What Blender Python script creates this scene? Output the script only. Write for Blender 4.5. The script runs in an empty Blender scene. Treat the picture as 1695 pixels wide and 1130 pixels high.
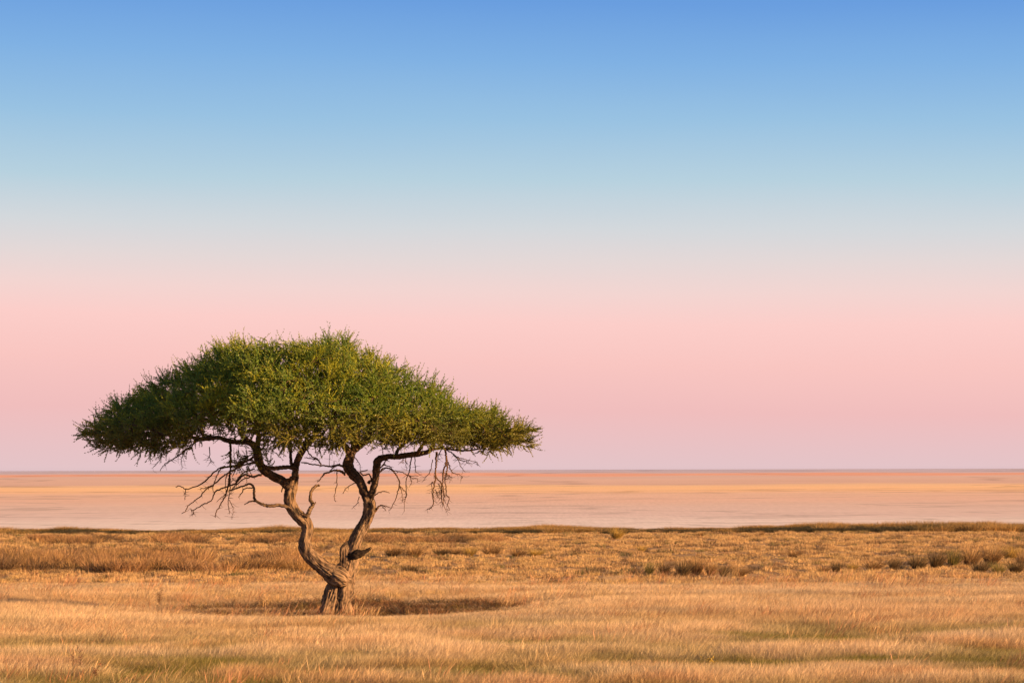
import bpy, math, random
import numpy as np
from mathutils import Vector, noise as mn

SC = bpy.context.scene
COL = SC.collection
rng = np.random.default_rng(7)
random.seed(7)

# ------------------------------------------------------------------ camera
FPX = 4002.0            # focal length in photo pixels (1695 wide), 85 mm on 36 mm
CAM_Z = 3.1
ROLL = 0.0024
cam_d = bpy.data.cameras.new('camera'); cam = bpy.data.objects.new('camera', cam_d); COL.objects.link(cam)
cam_d.sensor_width = 36.0; cam_d.lens = 85.0; cam_d.shift_y = 212.0 / 1695.0
cam_d.clip_start = 0.5; cam_d.clip_end = 60000
cam.location = (0, 0, CAM_Z); cam.rotation_euler = (math.radians(90), ROLL, 0)
SC.camera = cam

def srgb(r, g, b):
    f = lambda c: (c / 255 / 12.92) if c / 255 <= 0.04045 else ((c / 255 + 0.055) / 1.055) ** 2.4
    return (f(r), f(g), f(b), 1.0)

# ------------------------------------------------------------------ sky
SUN_EL = math.radians(14)
EXPOSURE = 1.38
SUN_DIR = Vector((0.92, -0.39, 0)).normalized() * math.cos(SUN_EL) + Vector((0, 0, math.sin(SUN_EL)))
world = bpy.data.worlds.new('World'); SC.world = world; world.use_nodes = True
nt = world.node_tree; nt.nodes.clear()
N = nt.nodes.new; L = nt.links.new
out = N('ShaderNodeOutputWorld'); bg = N('ShaderNodeBackground'); L(bg.outputs[0], out.inputs[0]); bg.inputs[1].default_value = 2 ** -EXPOSURE
tc = N('ShaderNodeTexCoord'); sep = N('ShaderNodeSeparateXYZ'); L(tc.outputs['Generated'], sep.inputs[0])
# the bands lean a little towards the left and waver softly
hx = N('ShaderNodeMath'); hx.operation = 'MULTIPLY_ADD'; L(sep.outputs['X'], hx.inputs[0]); hx.inputs[1].default_value = 0.016; L(sep.outputs['Z'], hx.inputs[2])
smp = N('ShaderNodeMapping'); smp.inputs['Scale'].default_value = (3, 3, 22); L(tc.outputs['Generated'], smp.inputs[0])
sno = N('ShaderNodeTexNoise'); sno.inputs['Scale'].default_value = 1.0; sno.inputs['Detail'].default_value = 3; L(smp.outputs[0], sno.inputs['Vector'])
sm2 = N('ShaderNodeMath'); sm2.operation = 'MULTIPLY_ADD'; L(sno.outputs[0], sm2.inputs[0]); sm2.inputs[1].default_value = 0.008; sm2.inputs[2].default_value = -0.004
sfz = N('ShaderNodeMapRange'); L(sep.outputs['Z'], sfz.inputs[0]); sfz.inputs[1].default_value = 0.0; sfz.inputs[2].default_value = 0.03
hx2 = N('ShaderNodeMath'); hx2.operation = 'SUBTRACT'; L(hx.outputs[0], hx2.inputs[0]); L(sep.outputs['Z'], hx2.inputs[1])
hx3 = N('ShaderNodeMath'); hx3.operation = 'ADD'; L(hx2.outputs[0], hx3.inputs[0]); L(sm2.outputs[0], hx3.inputs[1])
hx4 = N('ShaderNodeMath'); hx4.operation = 'MULTIPLY_ADD'; L(hx3.outputs[0], hx4.inputs[0]); L(sfz.outputs[0], hx4.inputs[1]); L(sep.outputs['Z'], hx4.inputs[2])
mr = N('ShaderNodeMapRange'); L(hx4.outputs[0], mr.inputs[0]); mr.inputs[1].default_value = -0.02; mr.inputs[2].default_value = 0.20
ramp = N('ShaderNodeValToRGB'); L(mr.outputs[0], ramp.inputs[0])
stops = [(1130, 196, 170, 165), (779, 222, 192, 196), (772, 228, 196, 199), (740, 232, 194, 196), (680, 240, 190, 189), (600, 249, 198, 193),
         (530, 252, 206, 201), (480, 243, 213, 209), (430, 228, 216, 215), (380, 212, 216, 220), (300, 183, 209, 223),
         (200, 153, 194, 226), (100, 128, 177, 227), (0, 106, 158, 223)]
cr = ramp.color_ramp; cr.interpolation = 'LINEAR'
while len(cr.elements) > 1: cr.elements.remove(cr.elements[-1])
for i, (py, r, g, b) in enumerate(stops):
    t = (777 - py) / FPX; s = t / math.sqrt(1 + t * t); pos = min(max((s + 0.02) / 0.22, 0), 1)
    if i == 0: e = cr.elements[0]; e.position = 0.0
    else: e = cr.elements.new(pos)
    e.color = srgb(r, g, b)
sky = N('ShaderNodeTexSky'); sky.sky_type = 'NISHITA'; sky.sun_disc = False
sky.sun_elevation = SUN_EL; sky.sun_rotation = math.atan2(SUN_DIR.x, SUN_DIR.y); sky.air_density = 1.2
sk = N('ShaderNodeVectorMath'); sk.operation = 'SCALE'; L(sky.outputs[0], sk.inputs[0]); sk.inputs['Scale'].default_value = 0.10
mr2 = N('ShaderNodeMapRange'); L(sep.outputs['Z'], mr2.inputs[0]); mr2.inputs[1].default_value = 0.19; mr2.inputs[2].default_value = 0.5
mx = N('ShaderNodeMix'); mx.data_type = 'RGBA'; L(mr2.outputs[0], mx.inputs[0]); L(ramp.outputs[0], mx.inputs[6]); L(sk.outputs[0], mx.inputs[7])
L(mx.outputs[2], bg.inputs[0])

sun_d = bpy.data.lights.new('sun', 'SUN'); sun_d.energy = 5.0; sun_d.angle = math.radians(0.6); sun_d.color = (1.0, 0.59, 0.27)
sun = bpy.data.objects.new('sun', sun_d); COL.objects.link(sun)
sun.rotation_euler = (-SUN_DIR).to_track_quat('-Z', 'Y').to_euler(); sun.location = (40, -20, 30)
SC.view_settings.view_transform = 'Standard'; SC.view_settings.look = 'None'
SC.view_settings.exposure = EXPOSURE; SC.view_settings.gamma = 1.0
SC.cycles.max_bounces = 6; SC.cycles.transmission_bounces = 4; SC.cycles.transparent_max_bounces = 8

# ------------------------------------------------------------------ helpers
TREE_Y = 50.6
def P(px, py, dy=0.0, base=TREE_Y):
    Y = base + dy
    hz = 777 + ROLL * (px - 847.5)
    return np.array([(px - 847.5) / FPX * Y, Y, CAM_Z - (py - hz) / FPX * Y])
def ground_at(px, py):
    hz = 777 + ROLL * (px - 847.5)
    Y = CAM_Z * FPX / (py - hz)
    x = (px - 847.5) / FPX * Y
    return x, Y
MPP = TREE_Y / FPX

def lattice(seed, n=256):
    return np.random.default_rng(seed).random((n, n))
_lat = {}
def vnoise(x, y, sx, sy, seed=0, octaves=3):
    x = np.asarray(x, float); y = np.asarray(y, float)
    tot = 0; amp = 1; norm = 0
    for o in range(octaves):
        g = _lat.setdefault(seed * 10 + o, lattice(seed * 10 + o))
        u = x / sx * 2 ** o + 1000; v = y / sy * 2 ** o + 1000
        iu = np.floor(u).astype(int); iv = np.floor(v).astype(int); fu = u - iu; fv = v - iv
        fu = fu * fu * (3 - 2 * fu); fv = fv * fv * (3 - 2 * fv)
        a = g[iu % 256, iv % 256]; b = g[(iu + 1) % 256, iv % 256]; c = g[iu % 256, (iv + 1) % 256]; d = g[(iu + 1) % 256, (iv + 1) % 256]
        tot = tot + amp * ((a * (1 - fu) + b * fu) * (1 - fv) + (c * (1 - fu) + d * fu) * fv); norm += amp; amp *= 0.5
    return tot / norm
def sstep(e0, e1, x):
    t = np.clip((x - e0) / (e1 - e0), 0, 1); return t * t * (3 - 2 * t)

PATCH = (-3.8, 52.9, 3.5, 3.0)
def patch_d(x, y):      # < 1 inside the bare patch under the crown
    w = (vnoise(x, y, 1.3, 1.0, 31) - 0.5) * 0.5
    return np.sqrt(((x - PATCH[0]) / PATCH[2]) ** 2 + ((y - PATCH[1]) / PATCH[3]) ** 2) + w
EDGE = 123.0
def gheight(x, y):
    x = np.asarray(x, float); y = np.asarray(y, float)
    h = (vnoise(x, y, 9, 5, 1) - 0.5) * 0.09 + (vnoise(x, y, 1.2, 0.8, 2, 2) - 0.5) * 0.05
    far = sstep(66, 72, y)
    h = h * (1 - 0.3 * far) + far * (vnoise(x, y, 1.1, 0.9, 3, 2) - 0.5) * 0.06
    edge = EDGE + (vnoise(x, y * 0, 9, 9, 5) - 0.5) * 3
    h = h - sstep(edge - 1.0, edge + 2.5, y) * 0.5
    return h

def mesh_np(name, verts, faces, mat=None, parent=None, smooth=False, attrs=None, link=True):
    """faces: list of int arrays (n,3)/(n,4)"""
    me = bpy.data.meshes.new(name)
    verts = np.asarray(verts, np.float32)
    faces = [np.asarray(f, np.int32) for f in faces if len(f)]
    nl = sum(f.size for f in faces); nf = sum(len(f) for f in faces)
    me.vertices.add(len(verts)); me.vertices.foreach_set('co', verts.ravel())
    if nf:
        me.loops.add(nl); me.polygons.add(nf)
        me.loops.foreach_set('vertex_index', np.concatenate([f.ravel() for f in faces]))
        tot = np.concatenate([np.full(len(f), f.shape[1], np.int32) for f in faces])
        st = np.zeros(nf, np.int32); st[1:] = np.cumsum(tot)[:-1]
        me.polygons.foreach_set('loop_start', st)
        try: me.polygons.foreach_set('loop_total', tot)
        except Exception: pass
        if smooth: me.polygons.foreach_set('use_smooth', np.ones(nf, bool))
    me.update(calc_edges=True)
    for an, (typ, data) in (attrs or {}).items():
        a = me.attributes.new(an, typ, 'POINT')
        key = {'FLOAT': 'value', 'INT': 'value', 'FLOAT_VECTOR': 'vector', 'FLOAT_COLOR': 'color'}[typ]
        a.data.foreach_set(key, np.asarray(data, np.int32 if typ == 'INT' else np.float32).ravel())
    if mat: me.materials.append(mat)
    ob = bpy.data.objects.new(name, me)
    if link: COL.objects.link(ob)
    if parent: ob.parent = parent
    return ob
def tag(o, label=None, cat=None, group=None, kind=None):
    for k, v in (('label', label), ('category', cat), ('group', group), ('kind', kind)):
        if v: o[k] = v
    return o

def new_mat(name):
    m = bpy.data.materials.new(name); m.use_nodes = True; m.node_tree.nodes.clear(); return m
class NB:
    def __init__(s, m): s.t = m.node_tree
    def n(s, typ, **kw):
        x = s.t.nodes.new(typ)
        for k, v in kw.items(): setattr(x, k, v)
        return x
    def l(s, a, b): s.t.links.new(a, b)
def leafy(name, attr_col, attr_var, instancer, transl=0.35, var=0.5, rough=0.6, gloss=0.03):
    m = new_mat(name); b = NB(m)
    o = b.n('ShaderNodeOutputMaterial')
    ac = b.n('ShaderNodeAttribute', attribute_name=attr_col)
    if instancer: ac.attribute_type = 'INSTANCER'
    av = b.n('ShaderNodeAttribute', attribute_name=attr_var)
    ma = b.n('ShaderNodeMath', operation='MULTIPLY_ADD'); b.l(av.outputs['Fac'], ma.inputs[0]); ma.inputs[1].default_value = var; ma.inputs[2].default_value = 1 - var * 0.5
    vm = b.n('ShaderNodeVectorMath', operation='SCALE'); b.l(ac.outputs['Color'], vm.inputs[0]); b.l(ma.outputs[0], vm.inputs['Scale'])
    d = b.n('ShaderNodeBsdfDiffuse'); t = b.n('ShaderNodeBsdfTranslucent'); b.l(vm.outputs[0], d.inputs[0]); b.l(vm.outputs[0], t.inputs[0])
    mix = b.n('ShaderNodeMixShader'); mix.inputs[0].default_value = transl; b.l(d.outputs[0], mix.inputs[1]); b.l(t.outputs[0], mix.inputs[2])
    g = b.n('ShaderNodeBsdfGlossy'); g.inputs['Roughness'].default_value = rough; g.inputs[0].default_value = (1, 1, 1, 1)
    mix2 = b.n('ShaderNodeMixShader'); mix2.inputs[0].default_value = gloss; b.l(mix.outputs[0], mix2.inputs[1]); b.l(g.outputs[0], mix2.inputs[2])
    b.l(mix2.outputs[0], o.inputs[0])
    return m
M_GRASS = leafy('grass_blade', 'gcol', 'var', True, 0.30, 0.7)
M_TUSS = leafy('tussock_blade', 'bcol', 'var', False, 0.30, 0.6)
M_LEAF = leafy('acacia_leaf', 'lcol', 'var', False, 0.42, 0.12, 0.5, 0.03)

def bark(name, base, dark, light):
    m = new_mat(name); b = NB(m)
    o = b.n('ShaderNodeOutputMaterial'); pr = b.n('ShaderNodeBsdfPrincipled'); b.l(pr.outputs[0], o.inputs[0])
    at = b.n('ShaderNodeAttribute', attribute_name='bc')
    mp = b.n('ShaderNodeMapping'); mp.inputs['Scale'].default_value = (1, 1, 0.16); b.l(at.outputs['Vector'], mp.inputs[0])
    n1 = b.n('ShaderNodeTexNoise'); n1.inputs['Scale'].default_value = 30; n1.inputs['Detail'].default_value = 5; n1.inputs['Distortion'].default_value = 0.6; b.l(mp.outputs[0], n1.inputs['Vector'])
    n2 = b.n('ShaderNodeTexNoise'); n2.inputs['Scale'].default_value = 5; n2.inputs['Detail'].default_value = 3; b.l(at.outputs['Vector'], n2.inputs['Vector'])
    r1 = b.n('ShaderNodeValToRGB'); b.l(n1.outputs[0], r1.inputs[0])
    r1.color_ramp.elements[0].position = 0.40; r1.color_ramp.elements[0].color = (*dark, 1)
    r1.color_ramp.elements[1].position = 0.58; r1.color_ramp.elements[1].color = (*base, 1)
    r2 = b.n('ShaderNodeValToRGB'); b.l(n2.outputs[0], r2.inputs[0]); r2.color_ramp.elements[0].position = 0.45; r2.color_ramp.elements[1].position = 0.68
    mx = b.n('ShaderNodeMix', data_type='RGBA'); b.l(r2.outputs[0], mx.inputs[0]); b.l(r1.outputs[0], mx.inputs[6]); mx.inputs[7].default_value = (*light, 1)
    mm = b.n('ShaderNodeMix', data_type='RGBA'); mm.inputs[0].default_value = 0.4; b.l(r1.outputs[0], mm.inputs[6]); b.l(mx.outputs[2], mm.inputs[7])
    b.l(mm.outputs[2], pr.inputs['Base Color']); pr.inputs['Roughness'].default_value = 0.85; pr.inputs['Specular IOR Level'].default_value = 0.2
    bp = b.n('ShaderNodeBump'); bp.inputs['Strength'].default_value = 0.9; bp.inputs['Distance'].default_value = 0.035
    b.l(n1.outputs[0], bp.inputs['Height']); b.l(bp.outputs[0], pr.inputs['Normal'])
    return m
M_BARK = bark('trunk_bark', (0.22, 0.14, 0.085), (0.022, 0.015, 0.011), (0.36, 0.25, 0.155))
M_LIMB = bark('limb_bark', (0.11, 0.070, 0.045), (0.035, 0.022, 0.016), (0.16, 0.10, 0.06))
M_DEAD = bark('dead_wood', (0.12, 0.062, 0.03), (0.035, 0.02, 0.013), (0.17, 0.095, 0.05))
M_CHAR = bark('broken_wood', (0.022, 0.015, 0.011), (0.008, 0.006, 0.005), (0.06, 0.035, 0.02))

# ------------------------------------------------------------------ salt pan and ground
def pan_material():
    m = new_mat('salt_pan'); b = NB(m)
    o = b.n('ShaderNodeOutputMaterial'); pr = b.n('ShaderNodeBsdfPrincipled'); b.l(pr.outputs[0], o.inputs[0])
    geo = b.n('ShaderNodeNewGeometry'); sp = b.n('ShaderNodeSeparateXYZ'); b.l(geo.outputs['Position'], sp.inputs[0])
    # distance bands of the pan's crust, far end painted mauve for haze: value = 100 / y, warped a little along x
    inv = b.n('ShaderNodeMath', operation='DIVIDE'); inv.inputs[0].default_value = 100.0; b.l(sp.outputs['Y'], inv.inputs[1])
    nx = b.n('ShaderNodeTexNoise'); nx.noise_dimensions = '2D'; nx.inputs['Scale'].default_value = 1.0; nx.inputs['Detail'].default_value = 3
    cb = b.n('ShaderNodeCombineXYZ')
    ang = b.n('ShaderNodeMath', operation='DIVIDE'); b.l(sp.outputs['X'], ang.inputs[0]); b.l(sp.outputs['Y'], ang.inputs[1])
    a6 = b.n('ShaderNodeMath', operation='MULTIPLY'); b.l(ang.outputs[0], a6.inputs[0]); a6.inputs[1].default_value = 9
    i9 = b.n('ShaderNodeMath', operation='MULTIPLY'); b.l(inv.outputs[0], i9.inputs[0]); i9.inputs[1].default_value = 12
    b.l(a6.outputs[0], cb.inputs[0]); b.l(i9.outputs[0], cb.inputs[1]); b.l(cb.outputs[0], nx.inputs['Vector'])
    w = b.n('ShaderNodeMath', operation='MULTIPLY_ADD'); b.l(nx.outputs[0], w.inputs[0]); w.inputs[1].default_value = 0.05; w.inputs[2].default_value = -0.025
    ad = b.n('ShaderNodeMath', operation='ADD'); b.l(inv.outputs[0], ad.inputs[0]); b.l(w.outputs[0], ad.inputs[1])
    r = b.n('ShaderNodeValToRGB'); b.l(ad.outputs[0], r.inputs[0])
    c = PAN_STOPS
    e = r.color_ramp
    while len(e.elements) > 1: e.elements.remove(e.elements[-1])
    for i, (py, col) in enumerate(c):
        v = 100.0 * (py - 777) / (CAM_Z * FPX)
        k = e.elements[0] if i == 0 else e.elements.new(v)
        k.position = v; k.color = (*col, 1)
    # fine streaks
    cb2 = b.n('ShaderNodeCombineXYZ'); a2 = b.n('ShaderNodeMath', operation='MULTIPLY'); b.l(ang.outputs[0], a2.inputs[0]); a2.inputs[1].default_value = 14
    i2 = b.n('ShaderNodeMath', operation='MULTIPLY'); b.l(inv.outputs[0], i2.inputs[0]); i2.inputs[1].default_value = 45
    b.l(a2.outputs[0], cb2.inputs[0]); b.l(i2.outputs[0], cb2.inputs[1])
    n2 = b.n('ShaderNodeTexNoise'); n2.noise_dimensions = '2D'; n2.inputs['Scale'].default_value = 1; n2.inputs['Detail'].default_value = 5; n2.inputs['Roughness'].default_value = 0.75; b.l(cb2.outputs[0], n2.inputs['Vector'])
    n3 = b.n('ShaderNodeTexNoise'); n3.inputs['Scale'].default_value = 1.3; n3.inputs['Detail'].default_value = 6
    mp3 = b.n('ShaderNodeMapping'); mp3.inputs['Scale'].default_value = (3.5, 0.18, 1); b.l(geo.outputs['Position'], mp3.inputs[0]); b.l(mp3.outputs[0], n3.inputs['Vector'])
    s1 = b.n('ShaderNodeMapRange'); b.l(n2.outputs[0], s1.inputs[0]); s1.inputs[1].default_value = 0.3; s1.inputs[2].default_value = 0.7; s1.inputs[3].default_value = 0.95; s1.inputs[4].default_value = 1.04
    s2 = b.n('ShaderNodeMapRange'); b.l(n3.outputs[0], s2.inputs[0]); s2.inputs[1].default_value = 0.3; s2.inputs[2].default_value = 0.7; s2.inputs[3].default_value = 0.91; s2.inputs[4].default_value = 1.06
    # thin dark cracks and tracks running nearly level
    cb4 = b.n('ShaderNodeCombineXYZ'); a4 = b.n('ShaderNodeMath', operation='MULTIPLY'); b.l(ang.outputs[0], a4.inputs[0]); a4.inputs[1].default_value = 5
    i4 = b.n('ShaderNodeMath', operation='MULTIPLY'); b.l(inv.outputs[0], i4.inputs[0]); i4.inputs[1].default_value = 15
    b.l(a4.outputs[0], cb4.inputs[0]); b.l(i4.outputs[0], cb4.inputs[1])
    n4 = b.n('ShaderNodeTexNoise'); n4.noise_dimensions = '2D'; n4.inputs['Scale'].default_value = 1; n4.inputs['Detail'].default_value = 4; b.l(cb4.outputs[0], n4.inputs['Vector'])
    d4 = b.n('ShaderNodeMath', operation='SUBTRACT'); b.l(n4.outputs[0], d4.inputs[0]); d4.inputs[1].default_value = 0.5
    ab = b.n('ShaderNodeMath', operation='ABSOLUTE'); b.l(d4.outputs[0], ab.inputs[0])
    s4 = b.n('ShaderNodeMapRange'); b.l(ab.outputs[0], s4.inputs[0]); s4.inputs[1].default_value = 0.0; s4.inputs[2].default_value = 0.022; s4.inputs[3].default_value = 0.74; s4.inputs[4].default_value = 1.0
    m1 = b.n('ShaderNodeMath', operation='MULTIPLY'); b.l(s1.outputs[0], m1.inputs[0]); b.l(s2.outputs[0], m1.inputs[1])
    m2 = b.n('ShaderNodeMath', operation='MULTIPLY'); b.l(m1.outputs[0], m2.inputs[0]); b.l(s4.outputs[0], m2.inputs[1])
    vm = b.n('ShaderNodeVectorMath', operation='SCALE'); b.l(r.outputs[0], vm.inputs[0]); b.l(m2.outputs[0], vm.inputs['Scale'])
    b.l(vm.outputs[0], pr.inputs['Base Color']); pr.inputs['Roughness'].default_value = 0.95; pr.inputs['Specular IOR Level'].default_value = 0.05
    return m
PAN_STOPS = [(777.2, (0.50, 0.45, 0.58)), (782.2, (0.57, 0.50, 0.60)), (783.6, (0.78, 0.42, 0.32)), (786.3, (0.78, 0.42, 0.32)),  # far mauve stops paint the horizon haze into the pan's colour
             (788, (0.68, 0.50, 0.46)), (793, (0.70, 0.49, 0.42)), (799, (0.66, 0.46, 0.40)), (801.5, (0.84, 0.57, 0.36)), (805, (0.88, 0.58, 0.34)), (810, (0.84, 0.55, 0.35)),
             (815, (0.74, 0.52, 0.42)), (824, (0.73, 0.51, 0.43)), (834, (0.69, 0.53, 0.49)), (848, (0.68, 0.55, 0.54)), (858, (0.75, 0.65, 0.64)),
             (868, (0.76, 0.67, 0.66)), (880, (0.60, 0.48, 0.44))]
def grid(name, xs, ys, zf, mat):
    X, Y = np.meshgrid(xs, ys); Z = zf(X, Y)
    V = np.stack([X, Y, Z], -1).reshape(-1, 3); nx = len(xs); ny = len(ys)
    i = np.arange(ny - 1)[:, None] * nx + np.arange(nx - 1)[None]
    F = np.stack([i, i + 1, i + nx + 1, i + nx], -1).reshape(-1, 4)
    return mesh_np(name, V, [F], mat, smooth=True)
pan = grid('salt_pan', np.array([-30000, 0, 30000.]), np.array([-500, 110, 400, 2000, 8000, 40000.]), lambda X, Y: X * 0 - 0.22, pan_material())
tag(pan, kind='structure')

def soil_material():
    m = new_mat('dry_soil'); b = NB(m)
    o = b.n('ShaderNodeOutputMaterial'); pr = b.n('ShaderNodeBsdfPrincipled'); b.l(pr.outputs[0], o.inputs[0])
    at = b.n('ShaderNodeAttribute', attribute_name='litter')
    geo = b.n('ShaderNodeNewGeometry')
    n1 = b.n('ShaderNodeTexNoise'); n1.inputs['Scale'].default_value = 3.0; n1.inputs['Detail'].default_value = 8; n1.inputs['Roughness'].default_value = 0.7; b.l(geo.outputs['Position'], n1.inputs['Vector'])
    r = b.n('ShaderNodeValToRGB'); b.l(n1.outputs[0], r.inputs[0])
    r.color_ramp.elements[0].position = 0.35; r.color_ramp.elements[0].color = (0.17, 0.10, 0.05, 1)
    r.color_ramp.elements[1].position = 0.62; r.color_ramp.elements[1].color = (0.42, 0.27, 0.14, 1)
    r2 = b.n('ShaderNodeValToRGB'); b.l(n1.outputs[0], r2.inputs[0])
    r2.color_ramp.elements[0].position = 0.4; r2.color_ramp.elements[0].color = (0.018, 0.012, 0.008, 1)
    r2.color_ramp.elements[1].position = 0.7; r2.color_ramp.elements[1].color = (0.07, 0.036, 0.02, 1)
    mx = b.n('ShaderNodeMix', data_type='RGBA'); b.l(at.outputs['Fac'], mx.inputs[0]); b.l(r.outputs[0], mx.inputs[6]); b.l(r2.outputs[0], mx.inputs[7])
    b.l(mx.outputs[2], pr.inputs['Base Color']); pr.inputs['Roughness'].default_value = 0.95; pr.inputs['Specular IOR Level'].default_value = 0.1
    bp = b.n('ShaderNodeBump'); bp.inputs['Strength'].default_value = 0.8; bp.inputs['Distance'].default_value = 0.05; b.l(n1.outputs[0], bp.inputs['Height']); b.l(bp.outputs[0], pr.inputs['Normal'])
    return m
xs = np.concatenate([np.linspace(-120, -32, 60)[:-1], np.linspace(-32, 32, 330), np.linspace(32, 120, 60)[1:]])
ys = np.concatenate([np.linspace(-60, 25, 40)[:-1], np.linspace(25, 127, 420)])
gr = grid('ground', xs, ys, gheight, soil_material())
X, Y = np.meshgrid(xs, ys)
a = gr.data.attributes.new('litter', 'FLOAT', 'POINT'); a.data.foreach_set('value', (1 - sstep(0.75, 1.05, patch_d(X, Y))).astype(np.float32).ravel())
tag(gr, kind='structure')

# ------------------------------------------------------------------ grass tufts (instanced)
def blades(n, rad, hmin, hmax, width, lean, lean_sd, curl, head=0.0, segs=3, seed=0, spread=0.0, layflat=0.0):
    r = np.random.default_rng(seed)
    ang = r.random(n) * 2 * np.pi; rr = rad * np.sqrt(r.random(n)); bx = rr * np.cos(ang); by = rr * np.sin(ang)
    h = hmin + (hmax - hmin) * r.random(n)
    lx = lean + r.normal(0, lean_sd, n) + spread * np.cos(ang) * rr / max(rad, 1e-6); ly = r.normal(0, lean_sd, n) + spread * np.sin(ang) * rr / max(rad, 1e-6)
    fa = r.random(n) * np.pi; wx = np.cos(fa); wy = np.sin(fa)
    t = np.linspace(0, 1, segs + 1); V = []; var = np.repeat(r.random(n), 2 * segs + 1)
    for k, tk in enumerate(t):
        s = tk + curl * tk * tk
        cx = bx + lx * h * s; cy = by + ly * h * s; cz = h * (tk - 0.25 * curl * tk * tk * np.hypot(lx, ly)) - 0.02 * (k == 0)
        if k == segs: V.append(np.stack([cx, cy, cz], -1)[:, None]); break
        if head: w = width * (1 - 0.55 * tk) if tk < 0.6 else width * head * 0.8
        else: w = width * (1 - 0.7 * tk)
        w = w * (0.7 + 0.6 * r.random(n))
        o = np.stack([wx * w / 2, wy * w / 2, 0 * w], -1); c = np.stack([cx, cy, cz], -1)
        V.append(np.stack([c - o, c + o], 1))
    V = np.concatenate(V, 1); m = 2 * segs + 1
    base = np.arange(n)[:, None] * m
    Q = np.concatenate([base + np.array([2 * k, 2 * k + 1, 2 * k + 3, 2 * k + 2]) for k in range(segs - 1)], 0) if segs > 1 else np.zeros((0, 4), int)
    T = base + np.array([2 * segs - 2, 2 * segs - 1, 2 * segs])
    return V.reshape(-1, 3), Q, T, var
def variants(tag_name, specs, mat):
    c = bpy.data.collections.new(tag_name)
    for i, kw in enumerate(specs):
        V, Q, T, var = blades(seed=100 + i, **kw)
        o = mesh_np('%s_%02d' % (tag_name, i), V, [Q, T], mat, link=False, attrs={'var': ('FLOAT', var)})
        c.objects.link(o)
    return c
def scatter(name, coll, pts, idx, rotz, scl, colr):
    n = len(pts)
    attrs = {'vid': ('INT', idx), 'rot': ('FLOAT_VECTOR', np.stack([np.zeros(n), np.zeros(n), rotz], -1)), 'scl': ('FLOAT_VECTOR', scl),
             'gcol': ('FLOAT_VECTOR', colr)}
    ob = mesh_np(name, pts, [], None, attrs=attrs)
    ng = bpy.data.node_groups.new(name + '_nodes', 'GeometryNodeTree')
    ng.interface.new_socket('Geometry', in_out='INPUT', socket_type='NodeSocketGeometry'); ng.interface.new_socket('Geometry', in_out='OUTPUT', socket_type='NodeSocketGeometry')
    gi = ng.nodes.new('NodeGroupInput'); go = ng.nodes.new('NodeGroupOutput'); ins = ng.nodes.new('GeometryNodeInstanceOnPoints')
    ci = ng.nodes.new('GeometryNodeCollectionInfo'); ci.inputs[0].default_value = coll; ci.inputs[1].default_value = True; ci.inputs[2].default_value = True
    def na(nm, dt):
        x = ng.nodes.new('GeometryNodeInputNamedAttribute'); x.data_type = dt; x.inputs[0].default_value = nm; return x.outputs[0]
    l = ng.links.new
    l(gi.outputs[0], ins.inputs['Points']); l(ci.outputs[0], ins.inputs['Instance']); ins.inputs['Pick Instance'].default_value = True
    l(na('vid', 'INT'), ins.inputs['Instance Index']); l(na('rot', 'FLOAT_VECTOR'), ins.inputs['Rotation']); l(na('scl', 'FLOAT_VECTOR'), ins.inputs['Scale'])
    l(ins.outputs[0], go.inputs[0])
    md = ob.modifiers.new('scatter', 'NODES'); md.node_group = ng
    return ob
def frustum_points(y0, y1, dens, margin, seed):
    r = np.random.default_rng(seed)
    hw = lambda y: y * 847.5 / FPX + margin
    W = hw(y1); n = int(dens * 2 * W * (y1 - y0))
    x = (r.random(n) * 2 - 1) * W; y = y0 + (y1 - y0) * r.random(n)
    k = np.abs(x) < hw(y); return x[k], y[k], r

# near field: tall wind-leaned hay-coloured grass
specs = []
for i in range(8):
    specs.append(dict(n=270, rad=0.29, hmin=0.18, hmax=0.42, width=0.0034, lean=0.24, lean_sd=0.22, curl=0.7, head=1.3, segs=4))
tall = variants('tall_tuft', specs, M_GRASS)
x, y, r = frustum_points(31, 73, 17, 3.0, 11)
dens = 0.62 + 0.75 * vnoise(x, y, 5, 1.6, 21)
keep = r.random(len(x)) < np.clip(dens, 0, 1)
pdv = patch_d(x, y); keep &= r.random(len(x)) < np.maximum(sstep(0.90, 1.30, pdv), 0.42 * sstep(0.42, 0.55, vnoise(x, y, 0.9, 1.2, 33)) * (0.25 + 0.75 * sstep(-3.9, -5.5, x)))
keep &= r.random(len(x)) < 1.1 - 0.75 * sstep(52, 67, y)
keep &= (y < 62 + 6 * vnoise(x, y * 0, 4, 4, 23) + 0 * x) | ((r.random(len(x)) < 0.12) & (y < 68))
keep &= ~((np.abs(x + 3.75) < 0.36) & (np.abs(y - TREE_Y) < 0.36))
x, y = x[keep], y[keep]; n = len(x)
hn = vnoise(x, y, 6.5, 1.7, 22); g1 = vnoise(x, y, 3.2, 1.8, 24); g2 = vnoise(x, y, 3.0, 1.4, 25); g3 = vnoise(x, y, 0.9, 0.7, 26, 2)
straw = np.array([0.58, 0.40, 0.21]); pale = np.array([0.72, 0.54, 0.35]); rust = np.array([0.46, 0.21, 0.075]); green = np.array([0.22, 0.19, 0.04]); grey = np.array([0.40, 0.31, 0.22])
c = straw[None] * (1 - hn[:, None]) + pale[None] * hn[:, None]
nearf = 1 - sstep(36, 50, y)
def mixc(c, col, f): return c * (1 - f[:, None]) + col[None] * f[:, None]
c = mixc(c, rust, 0.48 * sstep(0.50, 0.66, g1) * (0.4 + 0.6 * nearf) * (0.5 + g3))
c = mixc(c, grey, 0.6 * sstep(0.55, 0.68, g2) * (1 - 0.5 * nearf))
gg = vnoise(x, y, 2.6, 1.6, 27)
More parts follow.
